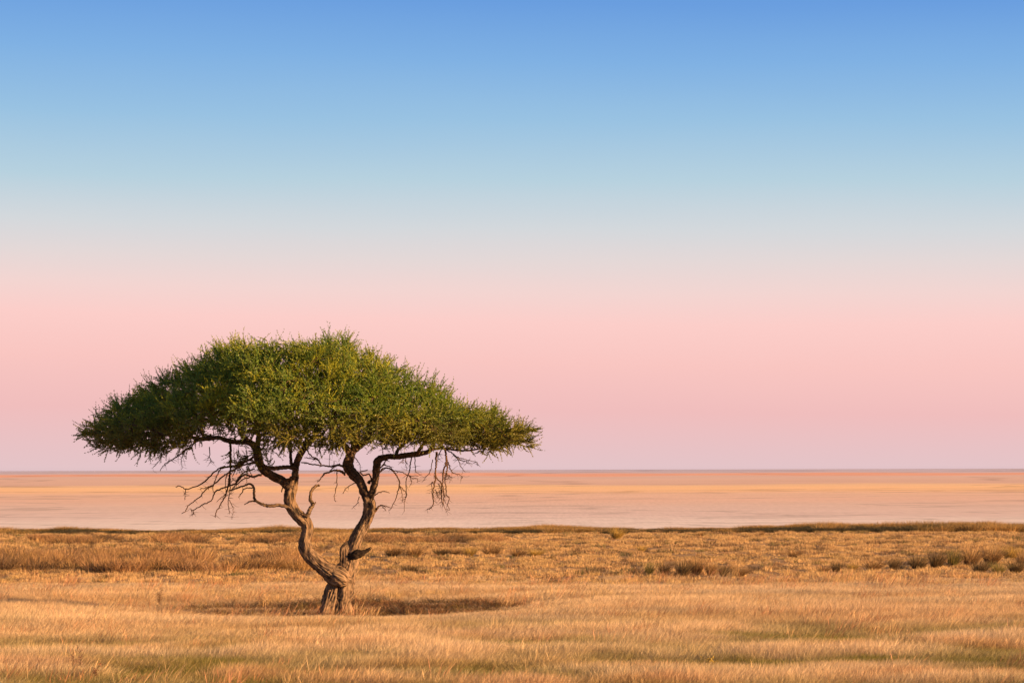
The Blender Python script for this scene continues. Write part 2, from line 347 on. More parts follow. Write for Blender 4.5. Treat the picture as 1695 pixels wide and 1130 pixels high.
nf2 = np.clip(nearf + 0.25 * sstep(-2, 4, x) * (1 - sstep(42, 52, y)), 0, 1); gsel = sstep(0.40 - 0.10 * (1 - sstep(35, 42, y)), 0.66, gg)
c = mixc(c, green, np.clip(1.0 * gsel * (0.05 + 0.95 * nf2) * (0.45 + g3), 0, 1))
c = c * (0.85 + 0.3 * r.random((n, 1)))
hs = 0.80 + 0.28 * sstep(0.3, 0.7, hn) + 0.25 * (vnoise(x, y, 0.8, 1.0, 28) - 0.5) + 0.12 * (r.random(n) - 0.5)
hs *= 1 - 0.35 * gsel * nf2
hs *= 1 - 0.60 * sstep(50, 67, y)
hs *= 0.38 + 0.62 * sstep(0.95, 2.0, patch_d(x, y))
hs *= 1 - 0.35 * np.exp(-((x + 3.9) / 5.0) ** 2 - ((y - 48.5) / 2.2) ** 2)
scl = np.stack([0.9 + 0.3 * r.random(n)] * 2 + [hs], -1)
og = scatter('tall_grass', tall, np.stack([x, y, gheight(x, y)], -1), r.integers(0, 8, n), r.normal(0, 0.8, n), scl, c)
tag(og, kind='stuff')

# scattered darker seed heads and weeds in the tall grass
specs = [dict(n=20, rad=0.25, hmin=0.32, hmax=0.52, width=0.005, lean=0.25, lean_sd=0.15, curl=0.8, head=1.8, segs=4) for i in range(4)]
seedy = variants('seed_tuft', specs, M_GRASS)
x, y, r = frustum_points(31, 66, 2.2, 3.0, 12)
q = vnoise(x, y, 4, 1.2, 41); keep = (r.random(len(x)) < 0.12 + 0.9 * sstep(0.5, 0.62, q)) & (patch_d(x, y) > 1.0)
x, y = x[keep], y[keep]; n = len(x); k = r.random(n)
c = np.where(k[:, None] < 0.6, np.array([0.42, 0.19, 0.09]), np.array([0.50, 0.33, 0.15])) * (0.7 + 0.6 * r.random((n, 1)))
os_ = scatter('seed_heads', seedy, np.stack([x, y, gheight(x, y)], -1), r.integers(0, 4, n), r.normal(0, 0.6, n), np.stack([np.ones(n)] * 2 + [0.7 + 0.4 * r.random(n)], -1), c)
tag(os_, kind='stuff')

# mid field: short clumpy golden grass
specs = [dict(n=50, rad=0.17, hmin=0.03, hmax=0.12, width=0.012, lean=0.12, lean_sd=0.35, curl=0.4, segs=2, spread=0.3) for i in range(6)]
short = variants('short_tuft', specs, M_GRASS)
x, y, r = frustum_points(51, 124, 13, 3.0, 13)
q = vnoise(x, y, 0.55, 0.9, 51, 2); q2 = vnoise(x, y, 6, 3, 52)
edge = EDGE + (vnoise(x, y * 0, 9, 9, 5) - 0.5) * 3
keep = (r.random(len(x)) < np.clip(0.10 + 2.2 * (q - 0.38), 0.03, 1)) & (y < edge) & (y > 51 + 8 * r.random(len(x))) & (patch_d(x, y) > 1.0)
x, y, q, q2 = x[keep], y[keep], q[keep], q2[keep]; n = len(x)
gold = np.array([0.55, 0.355, 0.155]); olive = np.array([0.30, 0.22, 0.07]); brn = np.array([0.33, 0.18, 0.085])
c = np.repeat(gold[None], n, 0); c = mixc(c, olive, 0.55 * sstep(0.5, 0.65, q2) * r.random(n)); c = mixc(c, brn, (r.random(n) < 0.14) * 0.8)
c = c * (0.8 + 0.4 * r.random((n, 1)))
hs = (0.6 + 0.9 * q) * (0.7 + 0.6 * r.random(n)) * (1 + 0.7 * (1 - sstep(58, 72, y)))
osg = scatter('short_grass', short, np.stack([x, y, gheight(x, y)], -1), r.integers(0, 6, n), r.random(n) * 6.28, np.stack([0.8 + 0.5 * r.random(n)] * 2 + [hs], -1), c)
tag(osg, kind='stuff')

# low stubble between the short grass clumps, coloured dark to stand for shadow specks
x, y, r = frustum_points(64, 121, 1.6, 3.0, 19)
q = vnoise(x, y, 3.2, 1.8, 55, 2); keep = r.random(len(x)) < 0.10 + 1.5 * sstep(0.48, 0.62, q)
x, y = x[keep], y[keep]; n = len(x); k = r.random(n)
c = np.where(k[:, None] < 0.5, np.array([0.11, 0.065, 0.03]), np.where(k[:, None] < 0.8, np.array([0.24, 0.14, 0.06]), np.array([0.13, 0.11, 0.03]))) * (0.7 + 0.6 * r.random((n, 1)))
sx = 0.7 + 1.0 * r.random(n)
obs = scatter('shadow_stubble', short, np.stack([x, y, gheight(x, y) + 0.01], -1), r.integers(0, 6, n), r.random(n) * 6.28, np.stack([sx, sx, 0.9 + 1.1 * r.random(n)], -1), c)
tag(obs, kind='stuff')

# rusty litter and low dead growth on the bare patch under the crown
specs = [dict(n=46, rad=0.16, hmin=0.04, hmax=0.20, width=0.010, lean=0.0, lean_sd=0.7, curl=0.6, segs=2, spread=0.8) for i in range(5)]
lit = variants('litter_tuft', specs, M_GRASS)
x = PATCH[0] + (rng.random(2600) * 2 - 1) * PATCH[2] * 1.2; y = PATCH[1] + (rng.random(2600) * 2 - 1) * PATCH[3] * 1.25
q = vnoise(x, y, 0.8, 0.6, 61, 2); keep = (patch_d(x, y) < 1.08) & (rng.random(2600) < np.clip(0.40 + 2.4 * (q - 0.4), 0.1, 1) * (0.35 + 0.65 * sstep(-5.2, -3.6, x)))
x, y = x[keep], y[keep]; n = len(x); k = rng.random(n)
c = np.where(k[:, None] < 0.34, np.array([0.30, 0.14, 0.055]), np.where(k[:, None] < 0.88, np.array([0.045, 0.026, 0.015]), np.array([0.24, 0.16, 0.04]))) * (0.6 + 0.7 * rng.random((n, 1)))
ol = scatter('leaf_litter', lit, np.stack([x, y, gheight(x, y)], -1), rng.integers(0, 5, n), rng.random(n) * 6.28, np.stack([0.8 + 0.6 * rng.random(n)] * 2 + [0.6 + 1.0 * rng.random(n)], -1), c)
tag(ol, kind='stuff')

# dense reeds along the pan's edge and the brown tussock belts
specs = [dict(n=90, rad=0.34, hmin=0.25, hmax=0.62, width=0.016, lean=0.10, lean_sd=0.18, curl=0.6, segs=3, spread=0.35) for i in range(6)]
reed = variants('reed_tuft', specs, M_GRASS)
def px_band(n, x0, x1, y0, y1, seed):
    r = np.random.default_rng(seed); px = x0 + (x1 - x0) * r.random(n); py = y0 + (y1 - y0) * r.random(n)
    return px, py, r
def edge_h(px):
    return np.interp(px, [-200, 0, 60, 130, 190, 280, 400, 460, 520, 640, 860, 900, 1010, 1200, 1300, 1340, 1420, 1480, 1540, 1600, 1695, 1900],
                         [9, 10, 9, 12, 7, 7, 8, 13, 7, 6, 8, 11, 8, 8, 10, 15, 15, 15, 16, 17, 14, 14])
px, py, r = px_band(5200, -260, 1960, 876, 882.5, 14)
Yd = CAM_Z * FPX / (py - 777); xw = (px - 847.5) / FPX * Yd
hm = edge_h(px) / FPX * Yd * (0.75 + 0.5 * vnoise(xw, Yd, 0.9, 2, 71, 2))
n = len(px); k = r.random(n); q = vnoise(xw, Yd, 2.2, 1.2, 72)
front = sstep(878.5, 879.5, py)
c = np.where(k[:, None] < 0.5, np.array([0.30, 0.19, 0.06]), np.array([0.46, 0.27, 0.09]))
dkf = front * sstep(0.30, 0.42, q)
c = mixc(c, np.array([0.028, 0.030, 0.014]), 0.92 * dkf)
hm = hm * (1 - 0.42 * dkf)
orr = scatter('reed_belt', reed, np.stack([xw, Yd, np.maximum(gheight(xw, Yd), -0.2)], -1), r.integers(0, 6, n), r.normal(0, 0.5, n), np.stack([np.ones(n)] * 2 + [hm / 0.55], -1), c * (0.75 + 0.5 * r.random((n, 1))))
tag(orr, kind='stuff')
# belts: (x0,x1,base y0,base y1,height px,count,seed,coverage)
belts = [(-120, 505, 925, 944, 24, 520, 15, 0.42), (-120, 330, 912, 924, 18, 220, 16, 0.5), (60, 620, 890, 897, 13, 330, 17, 0.42), (610, 835, 891, 898, 11, 90, 18, 0.5),
         (260, 520, 912, 918, 10, 90, 19, 0.5)]
PX, PY, HH, Rn = [], [], [], []
for (x0, x1, y0, y1, hpx, cnt, sd, cov) in belts:
    px, py, r = px_band(cnt, x0, x1, y0, y1, sd)
    py = py + (vnoise(px, px * 0, 120, 1, sd) - 0.5) * 8
    k = vnoise(px, py, 60, 14, sd + 200) > cov - 0.02
    px, py = px[k], py[k]
    PX.append(px); PY.append(py); HH.append(hpx * (0.6 + 0.8 * vnoise(px, py, 30, 10, sd + 300)))
px = np.concatenate(PX); py = np.concatenate(PY); hp = np.concatenate(HH); n = len(px); r = np.random.default_rng(81)
Yd = CAM_Z * FPX / (py - 777 - ROLL * (px - 847.5)); xw = (px - 847.5) / FPX * Yd
k = r.random(n)
k = np.clip(0.5 * k + 1.3 * (vnoise(px, py, 16, 9, 83, 2) - 0.30), 0, 1)
c = np.where(k[:, None] < 0.45, np.array([0.34, 0.185, 0.08]), np.where(k[:, None] < 0.62, np.array([0.42, 0.25, 0.09]), np.array([0.11, 0.065, 0.032])))
ob = scatter('tussock_belt', reed, np.stack([xw, Yd, gheight(xw, Yd)], -1), r.integers(0, 6, n), r.normal(0, 0.5, n), np.stack([np.ones(n) * 1.15] * 2 + [hp / FPX * Yd / 0.55], -1), c * (0.7 + 0.6 * r.random((n, 1))))
tag(ob, kind='stuff')

# ------------------------------------------------------------------ single tussocks
def tussock_mesh(seed, cols):
    V, Q, T, var = blades(420, 0.19, 0.30, 1.05, 0.016, 0.12, 0.13, 0.8, 0, 4, seed, 0.38)
    r = np.random.default_rng(seed)
    nb = len(V) // 9; ci = r.integers(0, len(cols), nb); c = np.array(cols)[ci] * (0.7 + 0.6 * r.random((nb, 1)))
    o = mesh_np('grass_tussock', V, [Q, T], M_TUSS, link=False, attrs={'var': ('FLOAT', var), 'bcol': ('FLOAT_VECTOR', np.repeat(c, 9, 0))})
    return o.data
TM = {'gold': tussock_mesh(201, [(0.50, 0.33, 0.07), (0.36, 0.24, 0.06)]),
      'brown': tussock_mesh(202, [(0.31, 0.175, 0.07), (0.19, 0.115, 0.045), (0.42, 0.25, 0.09)]),
      'dark': tussock_mesh(203, [(0.12, 0.078, 0.033), (0.22, 0.13, 0.05), (0.06, 0.048, 0.022)]),
      'green': tussock_mesh(204, [(0.20, 0.18, 0.045), (0.40, 0.27, 0.07), (0.12, 0.12, 0.03)])}
TUSS = [  # px, base py, width px, height px, kind, label
 (1020, 892, 26, 18, 'gold', 'rounded golden tussock standing alone just in front of the reed belt'),
 (1061, 915, 15, 11, 'gold', 'small golden tussock alone on the short grass right of centre'),
 (1073, 953, 18, 19, 'green', 'narrow olive tussock, leftmost of the row right of centre'),
 (1099, 953, 22, 22, 'brown', 'loose straw brown tussock second from left in the row right of centre'),
 (1130, 955, 30, 26, 'dark', 'wide dark tussock with brown tips, third in the row right of centre'),
 (1152, 954, 26, 28, 'brown', 'tallest brown tussock in the row right of centre'),
 (1176, 955, 22, 22, 'brown', 'leaning brown tussock right of the tallest one in its row'),
 (1198, 957, 24, 18, 'dark', 'low dark tussock near the right end of the short row right of centre'),
 (1222, 957, 32, 15, 'brown', 'low spread brown tussock, last in the row right of centre'),
 (1260, 889, 9, 9, 'brown', 'tiny tussock close to the reed belt, right of centre'),
 (1314, 923, 26, 13, 'brown', 'squat brown tussock lying alone between the reed belt and the right row'),
 (1362, 950, 22, 12, 'brown', 'low faint tussock just left of the small dark one on the right'),
 (1383, 949, 20, 17, 'dark', 'small dark upright tussock between the two right hand rows'),
 (1410, 946, 18, 12, 'gold', 'pale low tussock right of the small dark upright one'),
 (1444, 946, 34, 18, 'brown', 'broad brown tussock left of a round dark one on the right'),
 (1479, 945, 22, 19, 'dark', 'round dark tussock with a gap before the big right clump'),
 (1518, 944, 34, 22, 'dark', 'dark blackish tussock, left end of the big right clump'),
 (1549, 943, 32, 28, 'dark', 'tall dense dark tussock in the big clump at right'),
 (1577, 940, 28, 26, 'green', 'olive yellow tussock in the middle of the big right clump'),
 (1606, 940, 34, 29, 'brown', 'bushy brown tussock at the back of the big right clump'),
 (1621, 952, 30, 20, 'dark', 'low dark green tussock at the front of the big right clump'),
 (1640, 938, 38, 28, 'brown', 'wide feathery brown tussock behind the front ones at right'),
 (1651, 954, 26, 18, 'green', 'small green tussock in front, lowest of the big right clump'),
 (1680, 951, 32, 20, 'dark', 'dark tussock near the right edge of the frame'),
 (1672, 928, 32, 20, 'gold', 'pale gold tussock standing behind, near the right edge'),
 (1692, 940, 26, 24, 'brown', 'brown tussock cut by the right edge of the frame'),
 (674, 947, 28, 12, 'dark', 'low dark tussock alone on the grass right of the trunk'),
 (650, 920, 34, 17, 'brown', 'spread brown tussock just right of the broken stub'),
 (684, 921, 32, 19, 'brown', 'brown tussock with a tall pointed tip right of the stub'),
 (728, 919, 30, 12, 'dark', 'low dark brown tussock, middle of the row right of the trunk'),
 (752, 919, 24, 12, 'brown', 'low tan tussock beside the low dark one in the row right of the trunk'),
 (776, 920, 22, 14, 'gold', 'thin golden tussock in the row right of the trunk'),
 (812, 920, 34, 18, 'brown', 'full brown tussock toward the right of the row beyond the trunk'),
 (856, 921, 28, 12, 'brown', 'flat brown tussock left of the last in the row beyond the trunk'),
 (884, 921, 28, 11, 'gold', 'flat golden tussock, last in the row beyond the trunk'),
 (214, 978, 36, 9, 'green', 'low dark olive tussock in the tall grass at left, away from the trunk'),
 (1160, 889, 16, 8, 'brown', 'tiny brown tussock close to the reed belt and left of another tiny one'),
 (1494, 883, 26, 8, 'brown', 'low brown tussock touching the reed belt on the right'),
]
r = np.random.default_rng(91)
for (px, py, w, h, kd, lab) in TUSS:
    gx, gy = ground_at(px, py)
    o = bpy.data.objects.new('grass_tussock', TM[kd]); COL.objects.link(o)
    o.location = (gx, gy, float(gheight(gx, gy)) - 0.01)
    ww = w / FPX * gy; hh = h / FPX * gy
    o.scale = (ww / 0.85, ww / 0.85, hh / 0.74); o.rotation_euler = (0, 0, r.random() * 0.6 - 0.3)
    tag(o, lab, 'grass tussock', 'tussocks standing singly on the plain')

# dry weeds in the foreground
def weed(px, py, hpx, seed, label, colr, lean=0.0, leaves=26):
    r = np.random.default_rng(seed); gx, gy = ground_at(px, py); H = hpx / FPX * gy
    root = bpy.data.objects.new('dry_weed', None); root.empty_display_size = 0.1; COL.objects.link(root)
    root.location = (gx, gy, float(gheight(gx, gy))); tag(root, label, 'weed', 'dry weeds in the grass')
    V, F = [], []; LV, LF = [], []
    def tube(p0, p1, r0, r1):
        d = (p1 - p0); d = d / np.linalg.norm(d); a = np.cross(d, [0.3, 1, 0.2]); a /= np.linalg.norm(a); b = np.cross(d, a); k0 = len(V)
        for p, rr in ((p0, r0), (p1, r1)):
            for j in range(4): V.append(p + rr * (math.cos(j * 1.5708) * a + math.sin(j * 1.5708) * b))
        for j in range(4): F.append((k0 + j, k0 + (j + 1) % 4, k0 + 4 + (j + 1) % 4, k0 + 4 + j))
    def leaf(p, s):
        for _ in range(3):
            d = r.normal(0, 1, 3); d /= np.linalg.norm(d); e = np.cross(d, r.normal(0, 1, 3)); e /= np.linalg.norm(e); k0 = len(LV)
            LV.extend([p, p + d * s * 0.5 + e * s * 0.2, p + d * s, p + d * s * 0.5 - e * s * 0.2]); LF.append((k0, k0 + 1, k0 + 2, k0 + 3))
    for st in range(3):
        p = np.array([r.normal(0, 0.02), r.normal(0, 0.02), -0.02]); d = np.array([r.normal(0, 0.12) + lean, r.normal(0, 0.12), 1.0]); Hs = H * (1.0 if st == 0 else 0.6 + 0.3 * r.random())
        for k in range(9):
            q = p + d * Hs / 9; tube(p, q, 0.006 * (1 - k / 11), 0.006 * (1 - (k + 1) / 11)); d = d + np.array([r.normal(0, 0.12), r.normal(0, 0.12), 0])
            if k > 2:
                for _ in range(2):
                    e = q + np.array([r.normal(0, 0.06), r.normal(0, 0.06), 0.04 + 0.04 * r.random()]); tube(q, e, 0.003, 0.001)
                    for _ in range(2): leaf(q + (e - q) * r.random(), 0.022 + 0.02 * r.random())
            p = q
    mesh_np('stem', V, [np.array(F)], M_DEAD, root, attrs={'bc': ('FLOAT_VECTOR', np.array(V))})
    LV = np.array(LV); mesh_np('leaves', LV, [np.array(LF)], M_TUSS, root, attrs={'var': ('FLOAT', r.random(len(LV))), 'bcol': ('FLOAT_VECTOR', np.repeat(np.array([colr]), len(LV), 0))})
weed(128, 1133, 64, 1, 'tall branching brown dry weed at the bottom left of the grass', (0.30, 0.17, 0.10))
weed(262, 1004, 32, 2, 'thin dry stalk in the pale grass left of the trunk', (0.36, 0.22, 0.12))
weed(1304, 1098, 30, 3, 'small weed with yellow leaves in the right foreground', (0.62, 0.42, 0.05))
weed(1177, 1118, 28, 4, 'low yellow leaved weed near the bottom, right of centre', (0.60, 0.40, 0.05))
weed(150, 1140, 40, 5, 'short rusty weed beside the tall one at bottom left', (0.34, 0.15, 0.07), 0.25)
weed(1436, 1136, 28, 6, 'rust brown weed at the bottom edge on the right', (0.32, 0.14, 0.06))

# ------------------------------------------------------------------ the acacia
tree = bpy.data.objects.new('acacia_tree', None); COL.objects.link(tree)
b0 = P(558, 1020); TREE0 = np.array([b0[0], b0[1], 0.0]); tree.location = TREE0
tag(tree, 'umbrella acacia with a twisted forked trunk standing alone in the dry grass', 'tree')

def catmull(pts, n):
    pts = np.asarray(pts, float); Pq = np.vstack([2 * pts[0] - pts[1], pts, 2 * pts[-1] - pts[-2]]); outp = []
    for i in range(1, len(Pq) - 2):
        p0, p1, p2, p3 = Pq[i - 1:i + 3]; t = np.linspace(0, 1, n, endpoint=False)[:, None]
        outp.append(0.5 * (2 * p1 + (p2 - p0) * t + (2 * p0 - 5 * p1 + 4 * p2 - p3) * t ** 2 + (-p0 + 3 * p1 - 3 * p2 + p3) * t ** 3))
    outp.append(Pq[-2][None]); return np.vstack(outp)
class Tubes:
    def __init__(s): s.V = []; s.F = []; s.B = []; s.n = 0
    def sweep(s, C, R, sides=8, ridge=0.0, seed=0, lump=0.0, oval=None, cap=True):
        C = np.asarray(C, float); R = np.asarray(R, float); m = len(C)
        T = np.gradient(C, axis=0); T /= np.linalg.norm(T, axis=1)[:, None] + 1e-9
        a = np.cross(T[0], [0.13, 0.95, 0.2]); a /= np.linalg.norm(a)
        S = np.concatenate([[0], np.cumsum(np.linalg.norm(np.diff(C, axis=0), axis=1))])
        th = np.arange(sides) * 2 * np.pi / sides; rs = np.random.default_rng(seed + 5000); ph = rs.random(8) * 6.28; sx = rs.random(3) * 50
        rings = []; bc = []
        for i in range(m):
            a = a - T[i] * np.dot(a, T[i]); a /= np.linalg.norm(a) + 1e-9; b = np.cross(T[i], a)
            rr = np.full(sides, R[i])
            if ridge:
                tw = S[i] * 2.2
                k1 = np.sin(5 * th + tw + ph[0] + 0.9 * np.sin(3.1 * S[i] + ph[1])); k2 = np.sin(11 * th + tw * 1.6 + ph[2] + 1.2 * np.sin(4.7 * S[i] + 2 * th + ph[3]))
                k3 = np.sin(19 * th + tw * 1.2 + ph[4] + 1.5 * np.sin(7 * S[i] + 3 * th + ph[5]))
                rr = rr * (1 + ridge * (0.45 * k1 + 0.38 * (1 - 2 * np.abs(k2)) + 0.25 * (1 - 2 * np.abs(k3))))
            if lump:
                for j in range(sides):
                    q = Vector((math.cos(th[j]) * 0.8 + sx[0], math.sin(th[j]) * 0.8 + sx[1], S[i] * 4 + sx[2])); rr[j] *= 1 + lump * mn.noise(q) + (lump * 0.45 * mn.noise(q * 4.5 + Vector((7, 3, 1))) if ridge else 0.0)
            rings.append(C[i] + rr[:, None] * (np.cos(th)[:, None] * a + np.sin(th)[:, None] * b))
            bc.append(np.stack([np.cos(th) * R[i] + seed, np.sin(th) * R[i], np.full(sides, S[i])], -1))
        Vv = np.vstack(rings); base = s.n
        i = np.arange(m - 1)[:, None] * sides; j = np.arange(sides)[None]
        F = np.stack([i + j, i + (j + 1) % sides, i + sides + (j + 1) % sides, i + sides + j], -1).reshape(-1, 4) + base
        s.V.append(Vv); s.B.append(np.vstack(bc)); s.F.append(F); s.n += len(Vv)
        if cap:
            s.V.append(C[-1:] + T[-1:] * R[-1] * 0.4); s.B.append(bc[-1][:1]); e = base + (m - 1) * sides
            s.F.append(np.stack([e + np.arange(sides), e + (np.arange(sides) + 1) % sides, np.full(sides, s.n), np.full(sides, s.n)], -1)); s.n += 1
    def build(s, name, mat, parent):
        V = np.vstack(s.V) - TREE0; F = np.vstack(s.F); tri = F[F[:, 2] == F[:, 3]][:, :3]; q = F[F[:, 2] != F[:, 3]]
        return mesh_np(name, V, [q, tri], mat, parent, smooth=True, attrs={'bc': ('FLOAT_VECTOR', np.vstack(s.B))})
def path(pts, n=10, jit=0.0, seed=0, base=TREE_Y):
    """pts: (px,py,dy,width px)"""
    A = np.array([[*P(p[0], p[1], p[2], base), p[3] * MPP / 2] for p in pts]); A = catmull(A, n)
    if jit:
        r = np.random.default_rng(seed); k = r.normal(0, jit, (len(A), 3)); k[0] = 0; A[:, :3] += k
    return A[:, :3], np.maximum(A[:, 3], 0.0015)

SKN, SKR = [], []          # skeleton nodes offered to the growth of twigs
def skel(C, R, every=4):
    for i in range(0, len(C), every): SKN.append(C[i]); SKR.append(R[i])

tr = Tubes()
def stem(t, pts, sides=40, ridge=0.10, lump=0.15, n=12, seed=0, sk=False):
    C, R = path(pts, n); t.sweep(C, R, sides, ridge, seed, lump)
    if sk: skel(C, R)
    return C, R
# two legs of the base, right stem
stem(tr, [(534, 1032, -0.10, 33), (541, 1012, -0.10, 27), (547, 992, -0.06, 26), (553, 970, 0.0, 28), (563, 948, 0.05, 26), (572, 930, 0.1, 18)], 64, 0.15, 0.26, 16, 1)
stem(tr, [(560, 1032, 0.02, 38), (561, 1014, 0.0, 29), (565, 990, 0.0, 29), (569, 968, 0.0, 33), (574, 948, 0.02, 29), (579, 930, 0.05, 26), (583, 912, 0.05, 26), (588, 895, 0.05, 23), (596, 878, 0.08, 20),
          (606, 860, 0.1, 19.5), (611, 843, 0.1, 19), (611, 830, 0.1, 20), (609, 820, 0.1, 15)], 64, 0.14, 0.24, 16, 2)
stem(tr, [(584, 1030, 0.25, 22), (575, 1008, 0.12, 16), (572, 985, 0.05, 14), (572, 965, 0.05, 10)], 24, 0.12, 0.1, 10, 3)
# left stem with the burl
stem(tr, [(572, 962, -0.05, 26), (561, 953, -0.12, 35), (547, 945, -0.14, 29), (532, 935, -0.15, 24), (517, 922, -0.15, 24), (507, 907, -0.15, 23), (504, 893, -0.12, 20), (508, 878, -0.1, 18.5), (508, 866, -0.1, 19),
          (501, 857, -0.1, 20.5), (490, 847, -0.1, 19.5), (482, 834, -0.1, 18.5), (480, 820, -0.1, 18.5), (483, 804, -0.1, 18), (487, 788, -0.1, 13)], 56, 0.13, 0.24, 14, 4)
# knob of the right stem and the knot of the left
def blob(t, c, rad, seed, squash=(1, 1, 1)):
    m = 14; u = np.linspace(-0.98, 0.98, m); C = np.array(c)[None] + np.outer(u * rad, [0.15, 0.1, 1.0]); R = rad * np.sqrt(1 - u * u) * squash[0]; t.sweep(C, R, 22, 0.06, seed, 0.35)
stem(tr, [(572, 950, 0, 14), (570, 936, -0.02, 17), (571, 922, -0.04, 19), (572, 908, -0.02, 17), (579, 899, 0.02, 12), (588, 890, 0.05, 10)], 30, 0.16, 0.35, 10, 11)
stem(tr, [(574, 962, -0.12, 14), (562, 956, -0.20, 24), (548, 950, -0.18, 22), (536, 940, -0.15, 14)], 40, 0.16, 0.35, 12, 13); stem(tr, [(548, 948, -0.2, 12), (550, 942, -0.24, 10), (553, 938, -0.26, 7)], 20, 0.2, 0.4, 8, 14)
tr.build('trunk', M_BARK, tree)

def limb(name, plist, mat=M_LIMB, sides=16, sk=True, lump=0.25, ridge=0.05, seed=0):
    t = Tubes()
    for i, pts in enumerate(plist):
        C, R = path(pts, 10, 0.004, seed + i); t.sweep(C, R, sides, ridge, seed + i, lump)
        if sk: skel(C, R, 3)
    return t.build(name, mat, tree)
limb('main_limb', [[(484, 806, -0.1, 15), (474, 800, -0.15, 15), (464, 792, -0.2, 14), (447, 783, -0.3, 14), (435, 775, -0.35, 13.5), (429, 761, -0.4, 14.5), (426, 747, -0.4, 14), (422, 736, -0.4, 12), (412, 730.5, -0.45, 9),
                    (397, 729, -0.5, 8.5), (379, 727, -0.6, 7.5), (359, 722, -0.7, 7), (337, 724, -0.8, 7), (315, 721, -0.9, 5.5), (294, 717, -1.0, 5), (270, 716, -1.0, 4), (245, 705, -1.0, 3), (215, 698, -0.9, 2.4)],
                   [(420, 733, -0.4, 8), (405, 723, -0.3, 7.5), (398, 713, -0.2, 7), (396, 698, 0, 6), (385, 675, 0.3, 5), (370, 650, 0.6, 3.5)],
                   [(427, 745, -0.4, 9), (427, 730, -0.2, 8.5), (428, 712, 0.3, 7), (434, 690, 0.9, 6), (440, 660, 1.5, 4.5), (430, 635, 2.0, 3)],
                   [(338, 722, -0.8, 5), (334, 711, -0.8, 4.5), (332, 698, -0.9, 4), (318, 675, -1.0, 3)]], M_LIMB, seed=20)
limb('main_limb', [[(487, 792, -0.1, 13), (489, 778, -0.1, 10.5), (491, 765, -0.1, 10.5), (496, 752, -0.15, 11), (503, 741, -0.2, 10), (512, 730, -0.3, 8.5), (522, 718, -0.6, 8), (532, 700, -1.0, 6.5), (535, 680, -1.6, 5), (525, 660, -2.2, 4)],
                   [(490, 770, -0.1, 9), (483, 768, -0.1, 6), (481, 750, -0.1, 5), (481, 728, 0.2, 5), (478, 705, 0.8, 4.5), (470, 680, 1.5, 3.5)],
                   [(491, 775, -0.15, 8), (478, 771, -0.2, 7), (462, 772, -0.3, 7), (447, 772, -0.4, 7), (434, 768, -0.4, 6)],
                   [(503, 741, -0.2, 6), (508, 715, 0.5, 5.5), (500, 690, 1.4, 4.5), (505, 660, 2.2, 3.5)]], M_LIMB, seed=30)
limb('main_limb', [[(609, 826, 0.1, 15), (603, 813, 0.1, 15.5), (597, 798, 0.1, 15.5), (586, 784, 0.15, 16.5), (576, 772, 0.2, 17.5), (577, 761, 0.2, 16), (582, 749, 0.25, 14), (592, 738, 0.2, 12), (605, 727, 0.0, 10), (615, 712, -0.5, 8), (620, 690, -1.2, 6), (615, 668, -2.0, 4)],
                   [(580, 752, 0.2, 10), (573, 741, 0.1, 9), (562, 730, -0.3, 8), (552, 715, -0.9, 6.5), (548, 695, -1.6, 5), (560, 672, -2.3, 3.5)],
                   [(584, 747, 0.25, 10), (586, 728, 0.8, 9), (582, 705, 1.4, 7), (585, 670, 2.0, 5), (600, 630, 2.4, 3.5)],
                   [(590, 740, 0.25, 7), (604, 732, 0.6, 7), (618, 724, 1.0, 6), (640, 705, 1.5, 5), (665, 680, 2.0, 4)],
                   [(602, 728, 0.0, 7), (610, 705, 0.3, 6), (612, 675, 0.3, 5), (590, 640, 0.2, 4)]], M_LIMB, seed=40)
limb('main_limb', [[(611, 826, 0.1, 13), (616, 813, 0.05, 12.5), (620, 798, 0.0, 12), (622, 785, -0.05, 12), (623, 772, -0.1, 12.5), (625, 762, -0.15, 12.5), (631, 757, -0.2, 10.5), (642, 754.5, -0.3, 9), (661, 754, -0.4, 9), (685, 751, -0.5, 9), (706, 747, -0.6, 8), (716, 740, -0.7, 7),
                    (719, 727, -0.8, 6.5), (728, 708, -0.8, 5.5), (745, 690, -0.8, 4.5), (775, 675, -0.8, 3.5)],
                   [(714, 743, -0.6, 5), (732, 741, -0.4, 4), (755, 744, -0.2, 3.4), (775, 745, 0, 3), (795, 742, 0.1, 2.6), (815, 735, 0.2, 2)],
                   [(690, 751, -0.5, 6), (698, 738, -1.0, 5), (708, 720, -1.7, 4), (715, 705, -2.3, 3)],
                   [(655, 755, -0.4, 6), (660, 742, 0.2, 5.5), (680, 725, 1.0, 5), (710, 705, 1.6, 4), (745, 690, 2.0, 3)]], M_LIMB, seed=50)

# the broken stub low on the right stem: a torn end of long splinters
t = Tubes(); rs_ = np.random.default_rng(60)
C, R = path([(580, 916, -0.06, 14), (587, 917, -0.12, 15), (594, 915, -0.14, 13), (599, 913, -0.15, 8)], 8); t.sweep(C, R, 26, 0.22, 60, 0.5)
for k in range(16):
    a_ = rs_.random() * 6.28; q = 4.6 * math.sqrt(rs_.random()); oz = q * math.sin(a_); oy = q * math.cos(a_) * MPP; ln = 7 + 9 * rs_.random() - 0.5 * abs(oz)
    C, R = path([(590, 916 + oz, -0.14 + oy, 5.5), (599, 913 + oz * 1.0, -0.15 + oy, 5), (600 + ln * 0.6, 911.5 + oz * 1.1 - ln * 0.15, -0.15 + oy, 2.6), (600 + ln, 910 + oz * 1.35 - ln * 0.30, -0.15 + oy, 0.8)], 5, 0.004, k); t.sweep(C, R, 6, 0.0, 61 + k, 0.5)
t.build('broken_stub', M_CHAR, tree)

